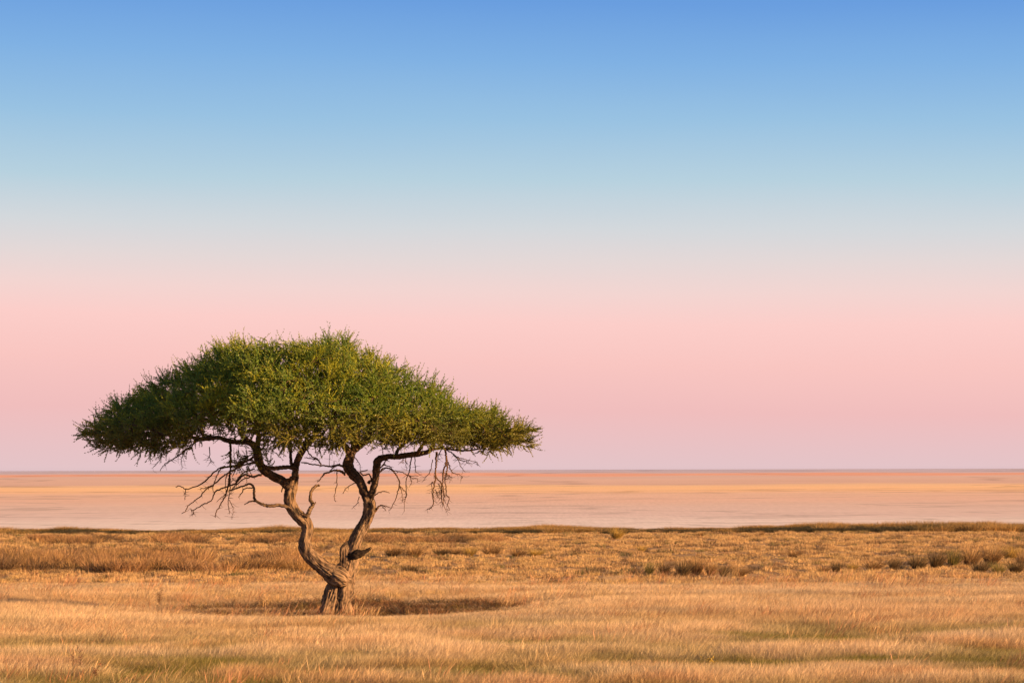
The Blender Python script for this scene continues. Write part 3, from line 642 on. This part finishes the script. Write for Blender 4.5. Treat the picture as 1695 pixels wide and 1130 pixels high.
def Z1(a): return [(280 + x / 7.06, 700 + y / 7.06) for x, y in a]
def Z2(a): return [(440 + x / 7.06, 700 + y / 7.06) for x, y in a]
def Z3(a): return [(600 + x / 7.06, 700 + y / 7.06) for x, y in a]
def taper(pp, w0, w1, dy): 
    m = len(pp); return [(p[0], p[1], dy, w0 + (w1 - w0) * i / (m - 1)) for i, p in enumerate(pp)]
def twigs_on(t, C, R, n, ln, seed, droop=0.4):
    r = np.random.default_rng(seed); m = len(C)
    for _ in range(n):
        i = int(m * (0.25 + 0.75 * r.random())); i = min(i, m - 1); p = C[i]; d = r.normal(0, 1, 3); d[1] *= 0.7; d[2] = d[2] * 0.5 - droop; d /= np.linalg.norm(d); L_ = ln * (0.3 + 0.7 * r.random())
        pts = [p]; 
        for k in range(4): d = d + r.normal(0, 0.22, 3); d /= np.linalg.norm(d); pts.append(pts[-1] + d * L_ / 4)
        CC = np.array(pts); t.sweep(CC, np.linspace(min(R[i] * 0.6, 0.006), 0.0018, 5), 4, 0, seed)
def dead(plist, mat=M_DEAD, tw=6, ln=0.22, seed=0, droop=0.4):
    t = Tubes()
    for i, pts in enumerate(plist):
        C, R = path(pts, 7, 0.006, seed + i); t.sweep(C, R, 7, 0.0, seed + i, 0.3)
        if tw: twigs_on(t, C, R, tw, ln, seed + i, droop)
    return t.build('dead_branch', mat, tree)
# upright dead spike on the left stem with its splintered foot
dead([taper([(506, 856), (509, 849), (514, 840), (518, 832), (513, 823), (516.5, 810), (523, 802.5), (529, 801)], 8.5, 3.6, -0.15), taper([(517, 833), (521, 831.5), (522, 829)], 3, 1.5, -0.2), taper([(508, 852), (501, 849), (494, 853)], 6, 2, -0.2)], M_BARK, 0, seed=70)
# crooked dead branch to the left
dead([taper(Z1([(1420, 985), (1300, 945), (1180, 957), (1080, 930), (1005, 885), (990, 810), (985, 735), (940, 695), (860, 720), (740, 762), (700, 770)]), 6.5, 2.0, -0.2),
      taper(Z1([(1010, 895), (940, 903), (880, 932)]), 3, 1.4, -0.2), taper(Z1([(975, 740), (880, 750), (850, 800), (808, 856)]), 2.2, 1.3, -0.25)], M_BARK, 2, 0.1, seed=80)
# tangle of long dead branches reaching down to the left
dead([taper(Z1([(1040, 360), (900, 430), (800, 475), (700, 490), (570, 520), (430, 650), (330, 710), (200, 752), (120, 715), (75, 730)]), 3.6, 1.2, -0.8), taper(Z1([(195, 755), (185, 810), (180, 880)]), 1.6, 0.9, -0.8)], M_DEAD, 8, 0.16, seed=90)
dead([taper(Z1([(1000, 440), (880, 470), (740, 540), (640, 600), (520, 700), (430, 760), (350, 850), (230, 940), (190, 1010), (140, 1035)]), 3.4, 1.2, -0.9), taper(Z1([(520, 705), (440, 735), (360, 755)]), 2.0, 1.0, -0.9), taper(Z1([(740, 480), (600, 520), (560, 610), (520, 700), (512, 790)]), 2.2, 1.0, -0.7)], M_DEAD, 8, 0.18, seed=100)
dead([taper(Z1([(1080, 590), (960, 610), (870, 590), (770, 690), (640, 740), (540, 780), (490, 890), (400, 930), (280, 1000), (250, 980)]), 4.0, 1.2, -0.6), taper(Z1([(280, 1000), (292, 1050)]), 1.2, 0.8, -0.6), taper(Z1([(970, 605), (870, 640), (800, 690), (750, 740), (690, 790)]), 2.4, 1.2, -0.5)], M_DEAD, 9, 0.18, seed=110)
dead([taper(Z1([(715, 200), (718, 350), (715, 500), (705, 620), (690, 720), (650, 850), (580, 960), (540, 1050), (540, 1085)]), 4.0, 1.2, -0.7), taper(Z1([(712, 600), (712, 760), (692, 900), (705, 1050)]), 2.2, 0.8, -0.65),
      taper(Z1([(700, 880), (745, 980), (735, 1105)]), 1.2, 0.6, -0.65), taper(Z1([(690, 560), (655, 660), (660, 800), (600, 860), (555, 900)]), 1.6, 0.8, -0.75), taper(Z1([(1000, 520), (860, 570), (780, 660), (730, 620)]), 2.6, 1.0, -0.5)], M_DEAD, 12, 0.2, seed=120)
dead([taper(Z1([(400, 160), (300, 210), (200, 290), (100, 365), (0, 430), (-60, 470), (-110, 540)]), 3.2, 1.0, -0.9), taper(Z1([(200, 290), (140, 400), (155, 510)]), 1.4, 0.6, -0.9), taper(Z1([(470, 260), (480, 400), (525, 452)]), 1.8, 0.8, -0.7),
      taper(Z1([(-40, 230), (-70, 330), (-120, 420), (-190, 500)]), 2.0, 0.7, -0.9)], M_LIMB, 12, 0.22, seed=130)
# short dead prong under the left fork
dead([taper([(488, 787), (480, 791), (471, 793.5), (469, 803), (466, 813)], 4.5, 1.8, -0.25), taper([(434, 778), (446, 783), (455, 793)], 3, 1.5, -0.45)], M_DEAD, 2, 0.1, seed=140)
# thin branches off the right stem to the left
dead([taper(Z2([(930, 510), (860, 480), (790, 495), (700, 487), (550, 472), (410, 443)]), 4.2, 1.8, 0.0), taper(Z2([(645, 475), (600, 415), (520, 400), (448, 385)]), 2.4, 1.2, 0.0), taper(Z2([(610, 410), (530, 370), (480, 290), (450, 240)]), 2.4, 1.4, -0.1),
      taper(Z2([(740, 485), (745, 400), (765, 330)]), 1.2, 0.8, 0.0)], M_LIMB, 9, 0.16, seed=150)
dead([taper(Z2([(930, 590), (870, 550), (820, 540), (735, 562), (690, 578), (650, 630), (603, 677)]), 5.0, 1.4, -0.05), taper(Z2([(830, 560), (828, 700), (800, 860), (815, 907)]), 1.8, 0.9, -0.05), taper(Z2([(1045, 690), (950, 740), (920, 780), (903, 812)]), 1.7, 0.8, 0.0),
      taper(Z2([(1085, 850), (1070, 920), (1018, 980)]), 1.6, 0.8, 0.0), taper(Z2([(740, 560), (790, 500), (800, 430)]), 1.8, 1.0, -0.05)], M_LIMB, 6, 0.12, seed=160)
# tangle between the two right limbs
dead([taper(Z2([(1200, 700), (1240, 650), (1200, 590), (1150, 600), (1100, 560), (1190, 540)]), 3.0, 1.4, 0.1), taper(Z2([(1190, 690), (1230, 655), (1260, 640)]), 3.4, 2.4, 0.1), taper(Z2([(1040, 390), (1090, 460), (1112, 555)]), 1.6, 0.8, 0.1)], M_DEAD, 4, 0.1, seed=170)
# twigs on the right side of the right stem
dead([taper(Z3([(145, 1025), (180, 975), (232, 950), (270, 968), (330, 978)]), 3.4, 1.2, 0.1), taper(Z3([(235, 965), (278, 1020)]), 1.6, 0.9, 0.1)], M_DEAD, 2, 0.08, seed=180)
dead([taper(Z3([(145, 834), (200, 800), (260, 792), (320, 805)]), 2.2, 0.9, 0.05)], M_DEAD, 2, 0.08, seed=185)
dead([taper(Z3([(200, 565), (240, 530), (290, 518), (350, 545), (400, 610), (432, 680), (420, 770), (390, 870), (340, 970), (310, 1015)]), 3.2, 1.0, -0.1), taper(Z3([(432, 720), (510, 812), (495, 900), (485, 1028)]), 1.6, 0.7, -0.1),
      taper(Z3([(440, 730), (462, 830), (470, 920)]), 1.3, 0.7, -0.1), taper(Z3([(205, 520), (250, 485), (320, 500), (360, 545), (450, 562), (540, 605), (650, 610)]), 2.2, 1.0, -0.05), taper(Z3([(545, 605), (580, 635), (640, 640), (642, 685)]), 1.3, 0.7, -0.05),
      taper(Z3([(230, 500), (265, 440), (290, 420)]), 2.6, 1.8, -0.1)], M_DEAD, 6, 0.14, seed=190)
dead([taper(Z3([(575, 395), (560, 480), (545, 560), (510, 680), (515, 840), (498, 860)]), 2.4, 0.9, -0.45), taper(Z3([(545, 605), (575, 680), (565, 712)]), 1.2, 0.6, -0.45), taper(Z3([(612, 385), (620, 550), (670, 600)]), 1.7, 0.7, -0.5),
      taper(Z3([(500, 400), (508, 470), (520, 545)]), 1.6, 0.8, -0.45), taper(Z3([(820, 420), (790, 560), (730, 640), (700, 680)]), 1.6, 0.6, -0.6), taper(Z3([(470, 400), (475, 470)]), 1.4, 0.8, -0.45)], M_DEAD, 8, 0.18, seed=200)
# hanging curtain of dead branches at right
dead([taper(Z3([(865, 330), (862, 450), (855, 560), (842, 700), (825, 800), (828, 930), (800, 985), (752, 1005)]), 3.6, 1.0, -0.7), taper(Z3([(855, 600), (870, 650), (920, 690), (930, 800), (930, 900), (975, 1015)]), 2.6, 0.9, -0.7), taper(Z3([(845, 770), (870, 820), (882, 868)]), 1.6, 0.8, -0.7),
      taper(Z3([(840, 700), (810, 690), (808, 830)]), 1.6, 0.8, -0.72)], M_DEAD, 12, 0.2, seed=210, droop=0.9)
dead([taper(Z3([(965, 290), (975, 380), (980, 450), (945, 560), (940, 650), (925, 760), (925, 860), (935, 945)]), 3.8, 1.4, -0.65), taper(Z3([(985, 400), (990, 500), (985, 570), (960, 640), (975, 740), (985, 840), (1012, 880), (995, 940), (1018, 1008)]), 2.8, 0.9, -0.6),
      taper(Z3([(960, 640), (1000, 600), (1050, 645)]), 1.3, 0.6, -0.6), taper(Z3([(880, 700), (905, 740), (900, 820)]), 1.4, 0.8, -0.65), taper(Z3([(930, 700), (950, 820), (945, 930)]), 2.0, 1.0, -0.68)], M_DEAD, 14, 0.2, seed=220, droop=0.9)
dead([taper(Z3([(1000, 450), (1030, 530), (1060, 575), (1140, 602), (1165, 638)]), 2.0, 0.8, -0.5), taper(Z3([(975, 300), (1060, 360), (1110, 410), (1150, 500), (1200, 570)]), 2.4, 0.8, -0.5), taper(Z3([(1060, 370), (1150, 430), (1280, 467)]), 1.8, 0.9, -0.45),
      taper(Z3([(1100, 390), (1220, 430), (1330, 455), (1345, 500)]), 1.6, 0.8, -0.4), taper(Z3([(940, 290), (890, 360), (880, 430)]), 2.0, 1.0, -0.6)], M_LIMB, 10, 0.2, seed=230, droop=0.5)

# ---- crown growth: twigs reach for scattered goals in the umbrella's volume
CXP = 505.0
topL = np.array([(125, 700), (150, 679), (180, 652), (220, 629), (260, 612), (290, 595), (340, 569), (380, 558), (430, 554), (460, 557), (490, 567), (505, 568)], float)
topR = np.array([(875, 698), (850, 679), (800, 658), (752, 638), (738, 628), (700, 601), (665, 580), (643, 566), (610, 556), (580, 554), (550, 555), (525, 560), (505, 568)], float)
cx0 = P(CXP, 700)[0]; AL = (CXP - 120) * MPP; AR = (850 - CXP) * MPP; BY = 3.9; YC = TREE_Y
def prof(tab, rho, left):
    px = CXP - rho * (CXP - 128) if left else CXP + rho * (872 - CXP)
    xs_ = tab[:, 0]; o = np.argsort(xs_); return CAM_Z + (777 - np.interp(px, xs_[o], tab[o, 1])) * MPP
def yc(x):
    return TREE_Y - 0.5 + 1.9 * (1 - sstep(cx0 - 2.6, cx0 - 0.4, x))
def top_z(x, y):
    u = np.where(x < cx0, (x - cx0) / AL, (x - cx0) / AR); v = (y - yc(x)) / BY; rho = np.sqrt(u * u + v * v)
    f = 0.5 + 0.5 * np.sin(np.arctan2(u, np.abs(v) + 1e-6)); f = f * f * (3 - 2 * f)
    z = prof(topL, np.clip(rho, 0, 1), True) * (1 - f) + prof(topR, np.clip(rho, 0, 1), False) * f
    z = z - 0.30 * sstep(0.42, 0.72, vnoise(x, y, 1.3, 1.1, 90, 2)) * np.clip(1.2 - rho, 0.25, 1)
    return z, rho
r = np.random.default_rng(300)
cl = []      # cluster centres: x, y, z, horizontal radius, vertical radius, attractor count
def near_ok(c, dmin): return all((c[0] - q[0]) ** 2 + (c[1] - q[1]) ** 2 + (1.7 * (c[2] - q[2])) ** 2 > dmin * dmin for q in cl)
tries = 0
while tries < 14000 and len(cl) < 330:
    tries += 1
    x = cx0 + (r.random() * 2 - 1) * 4.9; y = float(yc(x)) + (r.random() * 2 - 1) * BY; tz, rho = top_z(np.array(x), np.array(y))
    if rho > 0.90: continue
    depth = r.random() ** 1.3 * (0.62 + 0.75 * (1 - float(rho)) ** 0.8)
    z = float(tz) - 0.24 - 0.10 * r.random() - depth
    if z < 3.72 + 0.95 * max(0.0, (0.80 - float(rho)) / 0.80) ** 0.8: continue
    pxx = 847.5 + x * FPX / y
    if 310 < pxx < 450 and z < 4.08 + 0.15 * r.random(): continue
    c = (x, y, z)
    if mn.noise(Vector((x / 0.75, y / 0.75, z / 0.42 + 9.0))) < (-0.02 if depth > 0.10 else -0.25): continue
    if not near_ok(c, 0.46): continue
    cl.append((x, y, z, 0.36, 0.17, 18))
for (px, py, w, h, dy0, dy1, k) in [(222, 722, 58, 14, -1.2, 0.3, 12), (184, 702, 32, 16, -1, 1, 8), (290, 702, 45, 14, -1.5, 0.5, 8), (152, 700, 15, 5, -0.3, 0.5, 4), (212, 738, 40, 6, -1.2, 0.2, 5), (275, 732, 28, 8, -1.2, 0.2, 4), (800, 734, 42, 9, -1.0, 0.8, 9), (846, 722, 18, 12, -0.8, 0.8, 5), (800, 715, 50, 14, -1.2, 0.8, 10), (770, 730, 45, 8, -1.0, 0.0, 7), (835, 705, 32, 20, -1, 1, 8), (690, 712, 70, 12, -2.4, -0.8, 12),
                                 (560, 708, 110, 14, -3.2, -1.2, 18), (610, 725, 60, 8, -2.4, -1.2, 7), (450, 705, 40, 12, -2.6, -1.0, 9), (398, 762, 28, 10, -0.9, -0.3, 1), (420, 755, 12, 10, -0.6, -0.3, 2), (380, 682, 50, 12, -1.6, 0, 3), (690, 728, 60, 8, -2.8, -1.5, 6), (500, 725, 50, 8, -3.0, -1.5, 6)]:
    for _ in range(k):
        px_ = px + (r.random() * 2 - 1) * w; py_ = py + (r.random() * 2 - 1) * h; dy_ = dy0 + (dy1 - dy0) * r.random(); q = P(px_, py_, dy_)
        cl.append((q[0], q[1], q[2], 0.30, 0.11, 13))
cl = np.array(cl)
att = []; aclu = []
for ci, c in enumerate(cl):
    k = int(c[5]); d = r.normal(0, 1, (k, 3)); d /= np.linalg.norm(d, axis=1)[:, None]; d *= (r.random((k, 1)) ** 0.4); att.append(c[:3] + d * np.array([c[3], c[3], c[4]])); aclu += [ci] * k
att = np.vstack(att); aclu = np.array(aclu)
tz, rho = top_z(att[:, 0], att[:, 1]); att[:, 2] = np.minimum(att[:, 2], tz - 0.20)

nodes = list(np.array(SKN)); nr0 = list(SKR); parent = [-1] * len(nodes); nskel = len(nodes); nclu = [-1] * nskel
A = att.copy(); ac = aclu.copy(); NN = np.array(nodes)
D2 = ((A[:, None] - NN[None]) ** 2).sum(-1); near = D2.argmin(1); nd = D2.min(1); STEP = 0.11; KILL = 0.10
for it in range(110):
    if len(A) == 0: break
    NN = np.array(nodes); vec = A - NN[near]; vec /= np.linalg.norm(vec, axis=1)[:, None] + 1e-9
    act = np.unique(near); new = []; newp = []; newc = []
    for a_ in act:
        m_ = near == a_; d = vec[m_].mean(0); p = parent[a_]
        if p >= 0: pd = NN[a_] - NN[p]; d = d + 0.35 * pd / (np.linalg.norm(pd) + 1e-9)
        d = d + r.normal(0, 0.16, 3) + np.array([0, 0, 0.05]); d /= np.linalg.norm(d) + 1e-9; new.append(NN[a_] + d * STEP); newp.append(a_); newc.append(int(ac[m_][0]))
    base = len(nodes); nodes += new; parent += [int(q) for q in newp]; nclu += newc; nr0 += [0] * len(new); NW = np.array(new)
    d2 = ((A[:, None] - NW[None]) ** 2).sum(-1); mn_ = d2.min(1); am = d2.argmin(1); up = mn_ < nd; near = np.where(up, base + am, near); nd = np.minimum(nd, mn_)
    alive = nd > KILL ** 2
    # goals that never come closer are dropped late
    if it > 70: alive &= r.random(len(A)) > 0.1
    A, near, nd, ac = A[alive], near[alive], nd[alive], ac[alive]
nodes = np.array(nodes); parent = np.array(parent); nclu = np.array(nclu); NT = len(nodes)
acc = np.zeros(NT); kids = np.zeros(NT, int); rad = np.zeros(NT)
for i in range(NT - 1, nskel - 1, -1):
    rad[i] = max(0.0035, acc[i] ** (1 / 2.4)); acc[parent[i]] += rad[i] ** 2.4; kids[parent[i]] += 1
rad[:nskel] = np.array(nr0[:nskel]); rad[nskel:] = np.minimum(rad[nskel:], 0.038)
print('crown nodes', NT, 'skeleton', nskel)
# twig tubes: one short 5-sided tube per segment, shared ring radii
def twig_mesh(sel, name, mat):
    i = sel; p = parent[i]; a0 = nodes[p]; a1 = nodes[i]; r0 = np.where(p < nskel, np.minimum(rad[p], rad[i] * 1.4), rad[p]); r0 = np.minimum(r0, rad[i] * 1.6); r1 = rad[i]
    d = a1 - a0; d /= np.linalg.norm(d, axis=1)[:, None] + 1e-9; u = np.cross(d, np.array([0.2, 0.9, 0.37])); u /= np.linalg.norm(u, axis=1)[:, None] + 1e-9; w = np.cross(d, u)
    S = 5; th = np.arange(S) * 2 * np.pi / S; off = np.cos(th)[None, :, None] * u[:, None] + np.sin(th)[None, :, None] * w[:, None]
    V = np.concatenate([a0[:, None] + off * r0[:, None, None], a1[:, None] + off * r1[:, None, None]], 1).reshape(-1, 3)
    b_ = np.arange(len(i))[:, None, None] * 2 * S; j = np.arange(S)[None, :, None]; F = np.concatenate([b_ + j, b_ + (j + 1) % S, b_ + S + (j + 1) % S, b_ + S + j], 2).reshape(-1, 4)
    return mesh_np(name, V - TREE0, [F], mat, tree, smooth=True, attrs={'bc': ('FLOAT_VECTOR', V)})
twig_mesh(np.arange(nskel, NT), 'twigs', M_LIMB)

# ---- foliage: feathery sprigs set with leaf tufts along curved spines
def foliage():
    r = np.random.default_rng(400); idx = np.arange(nskel, NT); sel = idx[rad[idx] < 0.012]
    p = nodes[sel]; d0 = p - nodes[parent[sel]]; d0 /= np.linalg.norm(d0, axis=1)[:, None]
    per = 3; p = np.repeat(p, per, 0); d0 = np.repeat(d0, per, 0); cid = np.repeat(nclu[sel], per); n = len(p)
    outw = p - np.array([cx0, YC, 3.9]); outw /= np.linalg.norm(outw, axis=1)[:, None]
    d = 0.75 * d0 + 0.50 * outw + np.array([0, 0, 0.12]) + 0.30 * np.random.default_rng(77).normal(0, 1, (len(cl), 3))[cid] + r.normal(0, 0.48, (n, 3)); d /= np.linalg.norm(d, axis=1)[:, None]
    ctr = cl[cid]; 
    tz, rho = top_z(p[:, 0], p[:, 1]); depth = tz - p[:, 2]
    keep = r.random(n) < np.where(depth < 0.9, 0.88, 0.60); p, d, cid, depth = p[keep], d[keep], cid[keep], depth[keep]; n = len(p)
    L_ = (0.17 + 0.19 * r.random(n)) * np.where(r.random(n) < 0.04, 1.35, 1.0)
    L_ = np.where(depth < -0.02, L_ * 0.75, L_)
    bend = np.cross(d, r.normal(0, 1, (n, 3))); bend /= np.linalg.norm(bend, axis=1)[:, None] + 1e-9; bend = bend * 0.35; bend[:, 2] += 0.10
    K = 15; t = (np.arange(K) + 0.6) / K
    jt = r.random((n, K)) * 0.08
    tt = (t[None] + jt)[..., None]
    C = p[:, None] + (d[:, None] * tt + bend[:, None] * tt ** 2) * L_[:, None, None]
    # leaves: three slender kites per tuft, swept forward
    nl = 4; C3 = np.repeat(C.reshape(-1, 3), nl, 0); dl = np.repeat(np.repeat(d, K, 0), nl, 0)
    ld = 0.8 * dl + r.normal(0, 0.36, C3.shape); ld /= np.linalg.norm(ld, axis=1)[:, None]; wd = np.cross(ld, r.normal(0, 1, C3.shape)); wd /= np.linalg.norm(wd, axis=1)[:, None] + 1e-9
    tf = np.repeat(np.tile(t, n), nl); ll = (0.041 - 0.016 * tf) * (0.7 + 0.6 * r.random(len(C3))); ww = ll * 0.2
    v0 = C3 - ld * (ll * 0.1)[:, None]; v1 = C3 + ld * (ll * 0.45)[:, None] + wd * ww[:, None]; v2 = C3 + ld * ll[:, None]; v3 = C3 + ld * (ll * 0.45)[:, None] - wd * ww[:, None]
    V = np.stack([v0, v1, v2, v3], 1).reshape(-1, 3); F = np.arange(len(C3) * 4).reshape(-1, 4)
    # colours
    cv = np.random.default_rng(401).random(len(cl)); base = np.array([0.185, 0.275, 0.032]); yel = np.array([0.46, 0.45, 0.035]); dk = np.array([0.065, 0.160, 0.040])
    sv = r.random(n); f = np.clip(0.14 + 1.0 * (cv[cid] - 0.42) + 0.7 * (sv - 0.5), 0, 1); cc = base[None] * (1 - f[:, None]) + yel[None] * f[:, None]
    g = (sv < 0.25)[:, None]; cc = np.where(g, 0.5 * cc + 0.5 * dk, cc) * (0.78 + 0.44 * r.random((n, 1)))
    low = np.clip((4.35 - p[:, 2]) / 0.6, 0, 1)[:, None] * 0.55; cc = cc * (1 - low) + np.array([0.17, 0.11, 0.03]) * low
    colr = np.repeat(np.repeat(cc, K * nl, 0), 4, 0); var = np.repeat(r.random(len(C3)), 4)
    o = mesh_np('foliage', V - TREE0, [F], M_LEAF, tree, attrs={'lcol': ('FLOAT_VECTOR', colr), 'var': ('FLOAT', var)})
    print('sprigs', n, 'leaves', len(C3))
    # the spines themselves join the twigs' look
    a0 = p; a1 = C[:, K // 2]; a2 = C[:, -1]; wv = np.cross(d, r.normal(0, 1, (n, 3))); wv /= np.linalg.norm(wv, axis=1)[:, None] + 1e-9; wv *= 0.0035
    V = np.stack([a0 - wv, a0 + wv, a1 + wv * 0.8, a1 - wv * 0.8, a2], 1).reshape(-1, 3); b_ = np.arange(n)[:, None] * 5
    mesh_np('twigs', V - TREE0, [b_ + np.array([0, 1, 2, 3]), b_ + np.array([3, 2, 4])], M_LIMB, tree, attrs={'bc': ('FLOAT_VECTOR', V)})
foliage()
